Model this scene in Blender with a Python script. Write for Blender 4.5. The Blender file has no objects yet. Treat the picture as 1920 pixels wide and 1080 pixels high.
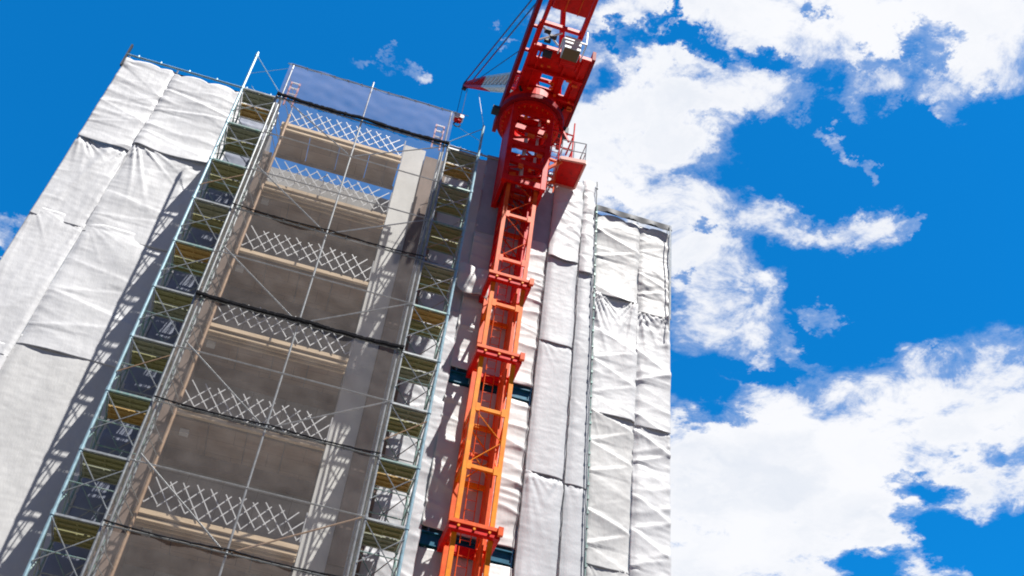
import bpy, bmesh, math, random
from mathutils import Vector, Matrix, noise
random.seed(7)
sc = bpy.context.scene
R = math.radians

# ------------------------------------------------------------------ camera
cam_d = bpy.data.cameras.new("camera"); cam = bpy.data.objects.new("camera", cam_d)
sc.collection.objects.link(cam); sc.camera = cam
RIGHT = Vector((0.95499, -0.27944, 0.09953)); UP = Vector((-0.26499, -0.65283, 0.70964)); FWD = Vector((0.13333, 0.70408, 0.6975))
cam.matrix_world = Matrix(((RIGHT.x, UP.x, -FWD.x, 0), (RIGHT.y, UP.y, -FWD.y, 0), (RIGHT.z, UP.z, -FWD.z, 1.6), (0, 0, 0, 1)))
cam_d.sensor_width = 36; cam_d.lens = 40.5; cam_d.clip_start = .1; cam_d.clip_end = 4000

# ------------------------------------------------------------------ light and exposure
SUNDIR = Vector((-0.565, 1.0, -2.4)).normalized()      # direction the light travels
sun_d = bpy.data.lights.new("sun", 'SUN'); sun_d.energy = 5.0; sun_d.angle = R(.5); sun_d.color = (1, .97, .91)
sun = bpy.data.objects.new("sun", sun_d); sc.collection.objects.link(sun)
sun.rotation_euler = SUNDIR.to_track_quat('-Z', 'Y').to_euler()
to_sun = -SUNDIR
SUN_EL = math.asin(to_sun.z); SUN_AZ = math.atan2(to_sun.x, to_sun.y)
sc.view_settings.view_transform = 'Standard'; sc.view_settings.look = 'None'
sc.view_settings.gamma = 1; sc.view_settings.use_curve_mapping = False
sc.view_settings.exposure = 0.68
sc.cycles.filter_width = 1.9
sc.cycles.transparent_max_bounces = 24; sc.cycles.max_bounces = 6; sc.cycles.diffuse_bounces = 4

# ------------------------------------------------------------------ sky with clouds lying on one flat layer
F_PX = 2160.0
def cloud_uv(px, py):
    d = FWD * F_PX + RIGHT * (px - 960) + UP * (540 - py)
    return Vector((d.x / d.z, d.y / d.z))
# centre x, y, half sizes, turn in degrees, weight  (photo measures turned into places on the cloud layer)
CLOUDS = [
 (1190,20,110,45,0,1.0),(1400,25,170,60,5,1.1),(1600,45,170,75,5,1.05),(1800,50,170,75,10,1.15),(1890,110,70,48,15,1.0),
 (1490,95,80,45,10,.9),(1640,165,48,38,-20,.72),(1770,160,60,28,10,.66),(1800,195,30,18,40,.5),
 (1240,150,130,50,5,.95),(1190,240,150,95,-20,1.3),(1340,180,110,42,-8,.95),(1480,185,70,24,-5,.72),
 (1150,330,110,90,60,1.2),(1090,250,60,110,0,.9),(1210,370,90,50,25,1.0),(1310,395,110,42,12,1.0),(1450,405,60,32,0,.85),(1290,470,90,60,50,1.05),
 (1370,510,65,55,40,.92),(1320,590,65,50,60,.75),(1410,590,45,60,-10,.75),(1385,665,28,48,0,.66),(1600,425,70,30,5,.85),
 (1540,588,30,16,10,.44),(1572,262,32,9,25,.50),(1622,302,11,17,-30,.46),(1500,650,45,14,30,.5),(1690,430,20,14,0,.5),
 (1290,845,120,90,30,1.3),(1370,760,75,50,5,.9),(1480,800,130,60,0,1.1),(1480,930,260,130,0,1.5),(1660,800,200,70,-8,1.1),(1730,700,90,34,-5,.72),
 (1640,735,60,40,-10,.75),(1830,790,130,90,-20,1.15),(1900,730,50,45,-30,.9),(1700,900,240,100,0,1.1),(1380,1040,220,80,0,1.3),(1620,1040,170,60,5,.9),(1860,930,80,70,0,.8),(1800,1050,90,40,0,.6),
 (18,398,44,13,12,.8),(0,425,30,16,0,.75),(0,485,20,18,0,.8),(727,139,16,7,-5,.5),(792,132,16,11,40,.46),(752,116,14,5,20,.36),
 (975,42,10,6,0,.45),(958,70,14,4,-20,.45),(925,295,40,12,10,.9),(1130,60,70,60,60,.7)]
HOLES = [(1300,735,75,38,5,1.0),(1420,700,50,22,0,.9),(1146,60,26,14,0,.8),(1253,58,20,10,0,.7),(1294,100,50,16,5,.85),(1424,98,36,20,20,.8),(1563,20,22,14,0,.6),(1725,85,40,18,30,.7),(1190,280,14,6,0,.3),(1660,110,30,14,0,.5),(1480,130,30,12,0,.5),(1310,800,30,10,20,.4),(1560,860,16,6,0,.3),(1700,880,18,8,0,.5),(1850,860,30,16,0,.5),(1330,445,22,10,0,.5),(1290,520,18,10,0,.5),(1385,778,36,13,5,.75),(1730,915,62,24,8,1.2),(1765,1000,75,34,25,1.2),(1880,1030,75,50,-30,1.3),(1640,1065,55,24,0,1.1),(1420,760,24,9,0,.3),
 (1250,165,40,14,0,.4),(1340,235,30,10,0,.3),(1150,395,35,18,30,.7),(1190,80,40,18,10,.5),(1560,150,60,30,10,.35),(1400,560,20,24,0,.3),(1110,150,30,40,0,.7),(1500,960,10,10,0,.0)]
w = bpy.data.worlds.new("World"); sc.world = w; w.use_nodes = True
nt = w.node_tree; nt.nodes.clear()
def nd(t, **k):
    n = nt.nodes.new(t)
    for a, b in k.items(): setattr(n, a, b)
    return n
def lk(a, b): nt.links.new(a, b)
def mth(op, a, b=None, c=None, clamp=False):
    n = nd('ShaderNodeMath', operation=op); n.use_clamp = clamp
    for i, v in enumerate((a, b, c)):
        if v is None: continue
        if isinstance(v, (int, float)): n.inputs[i].default_value = v
        else: lk(v, n.inputs[i])
    return n.outputs[0]
out = nd('ShaderNodeOutputWorld'); bg = nd('ShaderNodeBackground'); bg.inputs[1].default_value = .088
sky = nd('ShaderNodeTexSky', sky_type='NISHITA'); sky.sun_disc = False
sky.sun_elevation = SUN_EL; sky.sun_rotation = SUN_AZ; sky.air_density = 1.0; sky.dust_density = .3; sky.ozone_density = 3.0
tint = nd('ShaderNodeMix', data_type='RGBA', blend_type='MULTIPLY'); tint.inputs[0].default_value = 1
tc = nd('ShaderNodeTexCoord'); sep = nd('ShaderNodeSeparateXYZ'); lk(tc.outputs['Generated'], sep.inputs[0])
# deep blue away from the sun, greyer and dimmed towards it to deepen facade shade
side = nd('ShaderNodeMapRange', interpolation_type='SMOOTHSTEP'); lk(sep.outputs[1], side.inputs[0]); side.inputs[1].default_value = .15; side.inputs[2].default_value = -.35
tcol = nd('ShaderNodeMix', data_type='RGBA'); lk(side.outputs[0], tcol.inputs[0]); tcol.inputs[6].default_value = (0.03, .95, 1.52, 1); tcol.inputs[7].default_value = (.13, .165, .29, 1)
lk(sky.outputs[0], tint.inputs[6]); lk(tcol.outputs[2], tint.inputs[7])
zc = mth('MAXIMUM', sep.outputs[2], .06)
cmb = nd('ShaderNodeCombineXYZ'); lk(mth('DIVIDE', sep.outputs[0], zc), cmb.inputs[0]); lk(mth('DIVIDE', sep.outputs[1], zc), cmb.inputs[1])
wn = nd('ShaderNodeTexNoise'); wn.inputs['Scale'].default_value = 9; wn.inputs['Detail'].default_value = 12; wn.inputs['Roughness'].default_value = .66
lk(cmb.outputs[0], wn.inputs['Vector'])
vs = nd('ShaderNodeVectorMath', operation='SUBTRACT'); lk(wn.outputs['Color'], vs.inputs[0]); vs.inputs[1].default_value = (.5, .5, .5)
vm = nd('ShaderNodeVectorMath', operation='MULTIPLY'); lk(vs.outputs[0], vm.inputs[0]); vm.inputs[1].default_value = (.20, .20, 0)
va = nd('ShaderNodeVectorMath', operation='ADD'); lk(cmb.outputs[0], va.inputs[0]); lk(vm.outputs[0], va.inputs[1])
warped = va.outputs[0]
def blob(px, py, rx, ry, ang, wt):
    c = cloud_uv(px, py); a = R(ang)
    e1 = cloud_uv(px + rx * math.cos(a), py + rx * math.sin(a)) - c
    e2 = cloud_uv(px - ry * math.sin(a), py + ry * math.cos(a)) - c
    det = e1.x * e2.y - e1.y * e2.x
    r1 = Vector((e2.y / det, -e2.x / det)); r2 = Vector((-e1.y / det, e1.x / det))
    s = nd('ShaderNodeVectorMath', operation='SUBTRACT'); lk(warped, s.inputs[0]); s.inputs[1].default_value = (c.x, c.y, 0)
    d1 = nd('ShaderNodeVectorMath', operation='DOT_PRODUCT'); lk(s.outputs[0], d1.inputs[0]); d1.inputs[1].default_value = (r1.x, r1.y, 0)
    d2 = nd('ShaderNodeVectorMath', operation='DOT_PRODUCT'); lk(s.outputs[0], d2.inputs[0]); d2.inputs[1].default_value = (r2.x, r2.y, 0)
    q = mth('MULTIPLY', d1.outputs['Value'], d1.outputs['Value']); q = mth('MULTIPLY_ADD', d2.outputs['Value'], d2.outputs['Value'], q)
    m = nd('ShaderNodeMapRange', interpolation_type='SMOOTHSTEP'); lk(q, m.inputs[0])
    m.inputs[1].default_value = 0.0; m.inputs[2].default_value = 3.0; m.inputs[3].default_value = wt; m.inputs[4].default_value = 0
    return m.outputs[0]
acc = None
for b in CLOUDS:
    o = blob(*b); acc = o if acc is None else mth('MAXIMUM', acc, o)
hol = None
for b in HOLES:
    o = blob(*b); hol = o if hol is None else mth('MAXIMUM', hol, o)
cover = mth('SUBTRACT', acc, hol)
fn = nd('ShaderNodeTexNoise'); fn.inputs['Scale'].default_value = 11; fn.inputs['Detail'].default_value = 14; fn.inputs['Roughness'].default_value = .68; fn.inputs['Distortion'].default_value = .4
lk(cmb.outputs[0], fn.inputs['Vector'])
fn2 = nd('ShaderNodeTexNoise'); fn2.inputs['Scale'].default_value = 42; fn2.inputs['Detail'].default_value = 9; fn2.inputs['Roughness'].default_value = .66; fn2.inputs['Distortion'].default_value = .3
lk(cmb.outputs[0], fn2.inputs['Vector'])
dens = mth('ADD', mth('MULTIPLY', cover, 1.25), mth('MULTIPLY', mth('SUBTRACT', fn.outputs[0], .5), 3.9))
dens = mth('ADD', dens, mth('MULTIPLY', mth('SUBTRACT', fn2.outputs[0], .5), .7))
gate = nd('ShaderNodeMapRange', interpolation_type='SMOOTHSTEP'); lk(cover, gate.inputs[0]); gate.inputs[1].default_value = .0; gate.inputs[2].default_value = .22
al = nd('ShaderNodeMapRange', interpolation_type='SMOOTHSTEP'); lk(dens, al.inputs[0]); al.inputs[1].default_value = .30; al.inputs[2].default_value = 1.42
veil = nd('ShaderNodeMapRange', interpolation_type='SMOOTHSTEP'); lk(dens, veil.inputs[0]); veil.inputs[1].default_value = -.25; veil.inputs[2].default_value = 1.1; veil.inputs[4].default_value = .30
alpha = mth('MULTIPLY', mth('MAXIMUM', al.outputs[0], veil.outputs[0]), mth('MULTIPLY', gate.outputs[0], .98))
sn = nd('ShaderNodeTexNoise'); sn.inputs['Scale'].default_value = 6; sn.inputs['Detail'].default_value = 7; lk(warped, sn.inputs['Vector'])
shr = nd('ShaderNodeMapRange', interpolation_type='SMOOTHSTEP'); lk(sn.outputs[0], shr.inputs[0]); shr.inputs[1].default_value = .38; shr.inputs[2].default_value = .72
deep = nd('ShaderNodeMapRange', interpolation_type='SMOOTHSTEP'); lk(dens, deep.inputs[0]); deep.inputs[1].default_value = .9; deep.inputs[2].default_value = 1.9
ccol = nd('ShaderNodeMix', data_type='RGBA'); lk(mth('MULTIPLY', shr.outputs[0], deep.outputs[0]), ccol.inputs[0])
ccol.inputs[6].default_value = (6.95, 7.0, 7.2, 1); ccol.inputs[7].default_value = (5.7, 6.0, 6.55, 1)
mx = nd('ShaderNodeMix', data_type='RGBA'); lk(alpha, mx.inputs[0]); lk(tint.outputs[2], mx.inputs[6]); lk(ccol.outputs[2], mx.inputs[7])
lk(mx.outputs[2], bg.inputs[0]); lk(bg.outputs[0], out.inputs[0])

# ------------------------------------------------------------------ materials
def mat(name, col, rough=.6, metal=0, var=.12, scale=3.0, bump=0.0, bscale=40, col2=None, stretch=(1, 1, 1), spec=.4, lo=.35, hi=.7, grime=0, gscale=9, gcol=(.06, .045, .04), joints=None):
    m = bpy.data.materials.new(name); m.use_nodes = True; t = m.node_tree; b = t.nodes['Principled BSDF']
    b.inputs['Roughness'].default_value = rough; b.inputs['Metallic'].default_value = metal
    b.inputs['Specular IOR Level'].default_value = spec
    tcn = t.nodes.new('ShaderNodeTexCoord'); mp = t.nodes.new('ShaderNodeMapping'); mp.inputs['Scale'].default_value = stretch
    t.links.new(tcn.outputs['Object'], mp.inputs[0])
    n = t.nodes.new('ShaderNodeTexNoise'); n.inputs['Scale'].default_value = scale; n.inputs['Detail'].default_value = 8; n.inputs['Roughness'].default_value = .65
    t.links.new(mp.outputs[0], n.inputs['Vector'])
    r = t.nodes.new('ShaderNodeMapRange'); r.inputs[1].default_value = lo; r.inputs[2].default_value = hi; t.links.new(n.outputs[0], r.inputs[0])
    mxn = t.nodes.new('ShaderNodeMix'); mxn.data_type = 'RGBA'; t.links.new(r.outputs[0], mxn.inputs[0])
    c2 = col2 or tuple(c * (1 - var) for c in col)
    mxn.inputs[6].default_value = (*col, 1); mxn.inputs[7].default_value = (*c2, 1)
    last = mxn.outputs[2]
    if grime:
        gn = t.nodes.new('ShaderNodeTexNoise'); gn.inputs['Scale'].default_value = gscale; gn.inputs['Detail'].default_value = 10; gn.inputs['Roughness'].default_value = .75
        t.links.new(mp.outputs[0], gn.inputs['Vector'])
        gr = t.nodes.new('ShaderNodeMapRange'); gr.inputs[1].default_value = .55; gr.inputs[2].default_value = .75; gr.inputs[4].default_value = grime; t.links.new(gn.outputs[0], gr.inputs[0])
        gm = t.nodes.new('ShaderNodeMix'); gm.data_type = 'RGBA'; t.links.new(gr.outputs[0], gm.inputs[0]); t.links.new(last, gm.inputs[6]); gm.inputs[7].default_value = (*gcol, 1); last = gm.outputs[2]
    if joints:                                           # board joints, drawn on the x-z plane
        sx_ = t.nodes.new('ShaderNodeSeparateXYZ'); t.links.new(tcn.outputs['Object'], sx_.inputs[0]); cx_ = t.nodes.new('ShaderNodeCombineXYZ')
        t.links.new(sx_.outputs[0], cx_.inputs[0]); t.links.new(sx_.outputs[2 if joints[2] == 'z' else 1], cx_.inputs[1])
        bt = t.nodes.new('ShaderNodeTexBrick'); bt.inputs['Scale'].default_value = 1; bt.inputs['Brick Width'].default_value = joints[0]; bt.inputs['Row Height'].default_value = joints[1]
        bt.inputs['Mortar Size'].default_value = .008; bt.offset = .0 if joints[2] == 'z' else .5
        bt.inputs['Color1'].default_value = (1, 1, 1, 1); bt.inputs['Color2'].default_value = (.82, .80, .78, 1); bt.inputs['Mortar'].default_value = (.45, .42, .40, 1)
        t.links.new(cx_.outputs[0], bt.inputs['Vector'])
        jm = t.nodes.new('ShaderNodeMix'); jm.data_type = 'RGBA'; jm.blend_type = 'MULTIPLY'; jm.inputs[0].default_value = 1; t.links.new(last, jm.inputs[6]); t.links.new(bt.outputs[0], jm.inputs[7]); last = jm.outputs[2]
    t.links.new(last, b.inputs['Base Color'])
    if bump:
        n2 = t.nodes.new('ShaderNodeTexNoise'); n2.inputs['Scale'].default_value = bscale; n2.inputs['Detail'].default_value = 4; t.links.new(mp.outputs[0], n2.inputs['Vector'])
        bp = t.nodes.new('ShaderNodeBump'); bp.inputs['Strength'].default_value = bump; bp.inputs['Distance'].default_value = .02
        t.links.new(n2.outputs[0], bp.inputs['Height']); t.links.new(bp.outputs[0], b.inputs['Normal'])
    return m
M = {}
M['sheet'] = mat('white_tarpaulin', (.74, .74, .755), .55, var=.13, scale=1.3, bump=.25, bscale=25, stretch=(1, 1, .35))
M['sheet_b'] = mat('grey_white_tarpaulin', (.58, .59, .62), .55, var=.14, scale=1.2, bump=.25, bscale=25, stretch=(1, 1, .35))
M['sheet_c'] = mat('cream_tarpaulin', (.67, .665, .66), .55, var=.14, scale=1.6, bump=.25, bscale=22, stretch=(1, 1, .35))
M['sheet_d'] = mat('shade_toned_white_tarpaulin', (.28, .31, .40), .6, var=.2, scale=1.6)  # white sheet behind the left decks, their shade put into its colour
M['sheet_e'] = mat('shade_toned_tarpaulin', (.40, .42, .50), .6, var=.2, scale=1.6)  # sheet at the mast top, darkened in colour to deepen its shade
M['tube'] = mat('galvanised_tube', (.50, .53, .54), .38, .5, var=.45, scale=9, grime=.6, gscale=6, gcol=(.22, .15, .10))
M['blue_tube'] = mat('pale_blue_tube', (.42, .62, .70), .4, .25, var=.35, scale=7, grime=.5, gcol=(.12, .2, .25))
M['teal_tube'] = mat('green_painted_tube', (.16, .32, .30), .45, .2, var=.45, scale=9, col2=(.40, .44, .42))
M['brown_tube'] = mat('rusty_tan_tube', (.50, .33, .20), .6, .1, var=.4, scale=6, col2=(.33, .2, .13))
M['deck_olive'] = mat('olive_deck', (.33, .32, .16), .6, .1, var=.5, scale=5, stretch=(.6, 3, 3), col2=(.25, .25, .12))
M['deck_ochre'] = mat('ochre_deck', (.55, .37, .13), .6, .1, var=.5, scale=5, stretch=(.6, 3, 3), col2=(.33, .21, .07))
M['deck_grey'] = mat('grey_green_deck', (.34, .35, .26), .6, .1, var=.4, scale=5, stretch=(.6, 3, 3), col2=(.22, .24, .17))
M['black'] = mat('black_cloth', (.018, .018, .024), .9, var=.3)
M['dark'] = mat('dark_steel', (.05, .055, .07), .6, .2, var=.4)
M['concrete'] = mat('grey_concrete', (.37, .37, .37), .85, var=.35, scale=1.1, bump=.3, bscale=30, grime=.35, gscale=2.5, gcol=(.16, .14, .12), joints=(.9, 1.8, 'z'))
M['pier'] = mat('pale_concrete', (.72, .71, .68), .8, var=.18, scale=1.2, bump=.25, bscale=30, stretch=(1, 1, .4))
M['ply'] = mat('brown_plywood', (.42, .30, .22), .75, var=.35, scale=2.2, stretch=(.35, 2.5, 2.5), bump=.1, col2=(.30, .20, .135), grime=.45, gscale=1.6, gcol=(.17, .11, .08), joints=(1.8, .6, 'y'))
M['plydark'] = mat('dark_plywood', (.26, .19, .155), .8, var=.35, scale=2.2, stretch=(1, 1, .3), bump=.1, grime=.4, gscale=1.8, gcol=(.12, .09, .08))
M['batten'] = mat('tan_timber', (.85, .64, .42), .7, var=.3, scale=5, stretch=(.4, 3, 3))
M['lattice'] = mat('pale_lattice_bar', (.72, .72, .72), .45, .3, var=.25, scale=6)
M['white'] = mat('white_paint', (.8, .8, .8), .45, var=.15)
M['orange'] = mat('orange_paint', (1.0, .34, .008), .5, var=.2, scale=4, bump=.1, spec=.2, col2=(.90, .20, .004), grime=.55, gscale=7, gcol=(.30, .04, .01))
M['mid_orange'] = mat('red_orange_paint', (.98, .23, .012), .5, var=.25, scale=4, bump=.1, spec=.2, col2=(.85, .12, .004), grime=.5, gscale=7, gcol=(.25, .03, .01))
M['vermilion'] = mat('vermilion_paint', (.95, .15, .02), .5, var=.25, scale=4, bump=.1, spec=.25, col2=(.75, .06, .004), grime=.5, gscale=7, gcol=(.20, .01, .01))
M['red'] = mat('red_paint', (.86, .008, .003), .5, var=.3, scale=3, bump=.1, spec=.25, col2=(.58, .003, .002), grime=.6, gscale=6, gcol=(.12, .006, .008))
M['maroon'] = mat('dark_red_paint', (.34, .006, .014), .6, var=.3, scale=3, spec=.2, grime=.5)
M['teal'] = mat('teal_steel', (.010, .155, .26), .45, .1, var=.4, scale=5, col2=(.006, .07, .12))
M['glass'] = mat('dark_glass', (.04, .07, .14), .1, .0, var=.3)
M['rope'] = mat('dark_rope', (.10, .11, .12), .85, var=.3)
M['cable'] = mat('steel_cable', (.03, .05, .13), .5, .3, var=.3)
M['ground'] = mat('site_asphalt', (.09, .08, .07), .95, var=.35, scale=.6, bump=.4, bscale=6)
def mesh_cloth(name, col, a, seam=False):
    m = bpy.data.materials.new(name); m.use_nodes = True; t = m.node_tree; b = t.nodes['Principled BSDF']
    b.inputs['Base Color'].default_value = (*col, 1); b.inputs['Roughness'].default_value = .9
    tr = t.nodes.new('ShaderNodeBsdfTransparent'); mxs = t.nodes.new('ShaderNodeMixShader')
    tcn = t.nodes.new('ShaderNodeTexCoord'); n = t.nodes.new('ShaderNodeTexNoise'); n.inputs['Scale'].default_value = 1.4; n.inputs['Detail'].default_value = 5
    mr = t.nodes.new('ShaderNodeMapRange'); mr.inputs[1].default_value = .3; mr.inputs[2].default_value = .7; mr.inputs[3].default_value = a - .04; mr.inputs[4].default_value = a + .05; n.inputs['Scale'].default_value = 2.2; n.inputs['Roughness'].default_value = .7
    t.links.new(tcn.outputs['Object'], n.inputs['Vector']); t.links.new(n.outputs[0], mr.inputs[0]); t.links.new(mr.outputs[0], mxs.inputs[0])
    t.links.new(tr.outputs[0], mxs.inputs[1]); t.links.new(b.outputs[0], mxs.inputs[2]); t.links.new(mxs.outputs[0], t.nodes['Material Output'].inputs[0])
    return m
M['mesh'] = mesh_cloth('grey_mesh_cloth', (.30, .27, .26), .22)
M['mesh_top'] = mesh_cloth('dense_grey_mesh_cloth', (.30, .30, .42), .38)

# ------------------------------------------------------------------ mesh helpers
class MB:
    def __init__(s): s.v = []; s.f = []
    def tube(s, p, q, r=.024, n=6, r2=None):
        p = Vector(p); q = Vector(q); d = (q - p)
        if d.length < 1e-6: return s
        d.normalize(); a = d.orthogonal().normalized(); b = d.cross(a); k = len(s.v); r2 = r if r2 is None else r2
        for c, rr in ((p, r), (q, r2)):
            for i in range(n):
                t = 2 * math.pi * i / n; s.v.append(c + (a * math.cos(t) + b * math.sin(t)) * rr)
        for i in range(n):
            j = (i + 1) % n; s.f.append((k + i, k + j, k + n + j, k + n + i))
        s.f.append(tuple(k + i for i in reversed(range(n)))); s.f.append(tuple(k + n + i for i in range(n)))
        return s
    def path(s, pts, r=.02, n=5):
        for a, b in zip(pts, pts[1:]): s.tube(a, b, r, n)
        return s
    def hexa(s, c):
        k = len(s.v); s.v += [Vector(x) for x in c]
        for f in ((0, 3, 2, 1), (4, 5, 6, 7), (0, 1, 5, 4), (1, 2, 6, 5), (2, 3, 7, 6), (3, 0, 4, 7)): s.f.append(tuple(k + i for i in f))
        return s
    def box(s, x0, x1, y0, y1, z0, z1):
        return s.hexa([(x0, y0, z0), (x1, y0, z0), (x1, y1, z0), (x0, y1, z0), (x0, y0, z1), (x1, y0, z1), (x1, y1, z1), (x0, y1, z1)])
    def bar(s, p, q, w, h=None, up=(0, 1, 0)):           # rectangular section bar; w across, h along 'up'
        p = Vector(p); q = Vector(q); h = w if h is None else h; d = (q - p).normalized(); u = Vector(up)
        a = d.cross(u)
        if a.length < 1e-4: a = d.orthogonal()
        a.normalize(); u = a.cross(d).normalized(); a *= w / 2; u *= h / 2
        return s.hexa([p - a - u, p + a - u, p + a + u, p - a + u, q - a - u, q + a - u, q + a + u, q - a + u])
    def disc(s, c, r0, r1, z0, z1, n=40):                # ring about z
        k = len(s.v); c = Vector(c)
        for i in range(n):
            t = 2 * math.pi * i / n; e = Vector((math.cos(t), math.sin(t), 0))
            for rr, z in ((r1, z0), (r1, z1), (r0, z1), (r0, z0)): s.v.append(c + e * rr + Vector((0, 0, z)))
        for i in range(n):
            j = (i + 1) % n
            for m in range(4):
                m2 = (m + 1) % 4; s.f.append((k + i * 4 + m, k + j * 4 + m, k + j * 4 + m2, k + i * 4 + m2))
        return s
    def build(s, name, material, parent=None, smooth=False, bevel=0):
        me = bpy.data.meshes.new(name); me.from_pydata([tuple(v) for v in s.v], [], s.f)
        me.materials.append(material); o = bpy.data.objects.new(name, me); sc.collection.objects.link(o)
        bm = bmesh.new(); bm.from_mesh(me); bmesh.ops.recalc_face_normals(bm, faces=bm.faces); bm.to_mesh(me); bm.free()
        if smooth:
            for p in me.polygons: p.use_smooth = True
        if parent is not None: o.parent = parent; o.matrix_parent_inverse = parent.matrix_world.inverted()
        if bevel:
            b = o.modifiers.new('bevel', 'BEVEL'); b.width = bevel; b.segments = 1
        return o
def tag(o, label=None, cat=None, group=None, kind=None):
    if label: o['label'] = label
    if cat: o['category'] = cat
    if group: o['group'] = group
    if kind: o['kind'] = kind
    return o
def empty(name, loc=(0, 0, 0)):
    o = bpy.data.objects.new(name, None); sc.collection.objects.link(o); o.location = loc; o.empty_display_size = .3
    bpy.context.view_layer.update(); return o

# ------------------------------------------------------------------ levels
Z0 = 12.73; LV = 1.725
def lev(k): return Z0 + LV * k
YF = 23.33            # front face of the scaffolding
YB = 24.48            # its back row of poles
YW = 25.2             # sheeted walls
XL = (-4.84, -3.78); XR = (1.746, 2.74); XM = -1.07

# ------------------------------------------------------------------ ground
g = MB(); N = 24; S = 900
for i in range(N + 1):
    for j in range(N + 1):
        x = (i / N * 2 - 1) * S; y = (j / N * 2 - 1) * S; g.v.append(Vector((x, y, 0)))
for i in range(N):
    for j in range(N):
        a = i * (N + 1) + j; g.f.append((a, a + N + 1, a + N + 2, a + 1))
tag(g.build('ground', M['ground']), kind='structure')

# ------------------------------------------------------------------ concrete building
bld = tag(empty('building', (0, 30, 0)), 'grey and brown concrete apartment block under construction, seen between the scaffold towers', 'building')
MB().box(-8.6, -3.95, 26.6, 40, 0, 31.9).box(1.85, 7.0, 26.6, 40, 0, 31.9).box(7.0, 9.5, 26.6, 40, 0, 30.9).build('wall', M['concrete'], bld)
FZ = [9.74, 12.68, 15.62, 18.55, 21.48, 24.40, 27.33]
MB().box(-3.94, 1.84, 26.35, 26.6, 0, 30.15).build('back_wall', M['concrete'], bld)
MB().box(-3.95, -3.46, 24.62, 26.32, 0, 28.9).build('left_pier', M['plydark'], bld)
MB().box(.47, 1.19, 25.16, 26.32, 0, 31.7).build('right_pier', M['pier'], bld)
fp = MB()
for k in range(4): fp.box(1.21, 2.0, 25.08, 26.3, .2 + k * 7.8, .2 + k * 7.8 + 7.75)
fp.build('formwork_panel', M['plydark'], bld)
for i, z in enumerate(FZ):
    s = MB()
    for k in range(4):                                   # plywood soffit boards with a dark gap between
        x0 = -3.44 + k * .97; s.box(x0, x0 + .945, 24.6, 26.0, z - .06, z)
    slab = s.build('floor_slab', M['ply'], bld)
    MB().box(-3.44, .44, 24.58, 26.33, z + .01, z + .16).build('concrete_topping', M['concrete'], slab)
    MB().box(-3.44, .44, 26.02, 26.34, z - .38, z).build('ceiling_beam', M['plydark'], slab)
    e = MB().box(-3.44, .44, 24.46, 24.56, z - .02, z + .10)
    if i % 2 == 0: e.box(-3.44, .44, 24.50, 24.57, z - .16, z - .09)
    e.build('edge_timber', M['batten'], slab)
    if i % 2 == 0: MB().box(-3.44, .44, 24.66, 24.72, z - .13, z - .07).box(-3.44, .44, 24.85, 24.9, z - .13, z - .07).build('joist', M['batten'], slab)
    lx = -3.05 if i < 4 else -3.2
    MB().box(lx - .11, lx + .11, 25.0, 25.16, z - .2, z - .08).build('site_lamp', M['white'], slab)

# wooden landing at the very top
lp = tag(empty('landing_platform', (-1.5, 24.5, 30.2)), 'topmost brown plywood landing with tan timber edge, open sky beneath it', 'platform')
s = MB()
for k in range(4): s.box(-3.5 + k * .98, -3.5 + k * .98 + .96, 24.55, 25.75, 30.14, 30.2)
s.build('deck_board', M['ply'], lp)
MB().box(-3.5, .44, 24.42, 24.52, 30.12, 30.24).box(-3.5, .44, 24.46, 24.53, 29.96, 30.04).build('edge_timber', M['batten'], lp)
MB().box(-3.5, .44, 25.7, 25.74, 29.98, 30.13).box(-1.6, -1.55, 24.6, 25.68, 30.02, 30.13).box(.0, .05, 24.6, 25.68, 30.02, 30.13).build('joist', M['plydark'], lp)

# folding lattice guards on each floor
GL = ['topmost folding lattice guard, pale bars against the blue sky', 'lattice guard on the roof-level floor, second from the top',
      'lattice guard third from the top, above the ochre timber edge', 'lattice guard directly under the thick black netting seam',
      'lattice guard fifth from the top, crossed by a V of braces', 'lowest full lattice guard, near the bottom of the photo']
for i, z in enumerate([30.26, 27.50, 24.57, 21.65, 18.72, 15.79]):
    s = MB(); H = .80 if i != 1 else .95; pitch = .33; rr = random.Random(i)
    x = -3.3; y = 24.44
    n = 0
    xs = -3.3
    while xs < .36:
        for sgn in (1, -1):
            H = (.80 if i != 1 else .95) * rr.uniform(.95, 1.04)
            dx = H * .72 * sgn; a = xs if sgn > 0 else xs
            p = Vector((a, y + (.02 if sgn > 0 else -.02), z + .02 + rr.uniform(-.04, .04) - .05 * math.sin((xs + 3.3) * 1.7 + i))); q = Vector((a + dx, y + (.02 if sgn > 0 else -.02), z + H + rr.uniform(-.03, .03)))
            if q.x > .42:
                t = (.42 - p.x) / (q.x - p.x); q = p.lerp(q, t)
            if q.x < -3.34:
                t = (-3.34 - p.x) / (q.x - p.x); q = p.lerp(q, t)
            s.bar(p, q, .027, .012, (0, 1, 0))
        xs += pitch
    s.tube((.43, y, z), (.43, y, z + H), .018); s.tube((-3.36, y, z), (-3.36, y, z + H), .018)
    tag(s.build('lattice_guard', M['lattice']), GL[i], 'lattice guard', 'folding lattice guards on the open floors')

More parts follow.
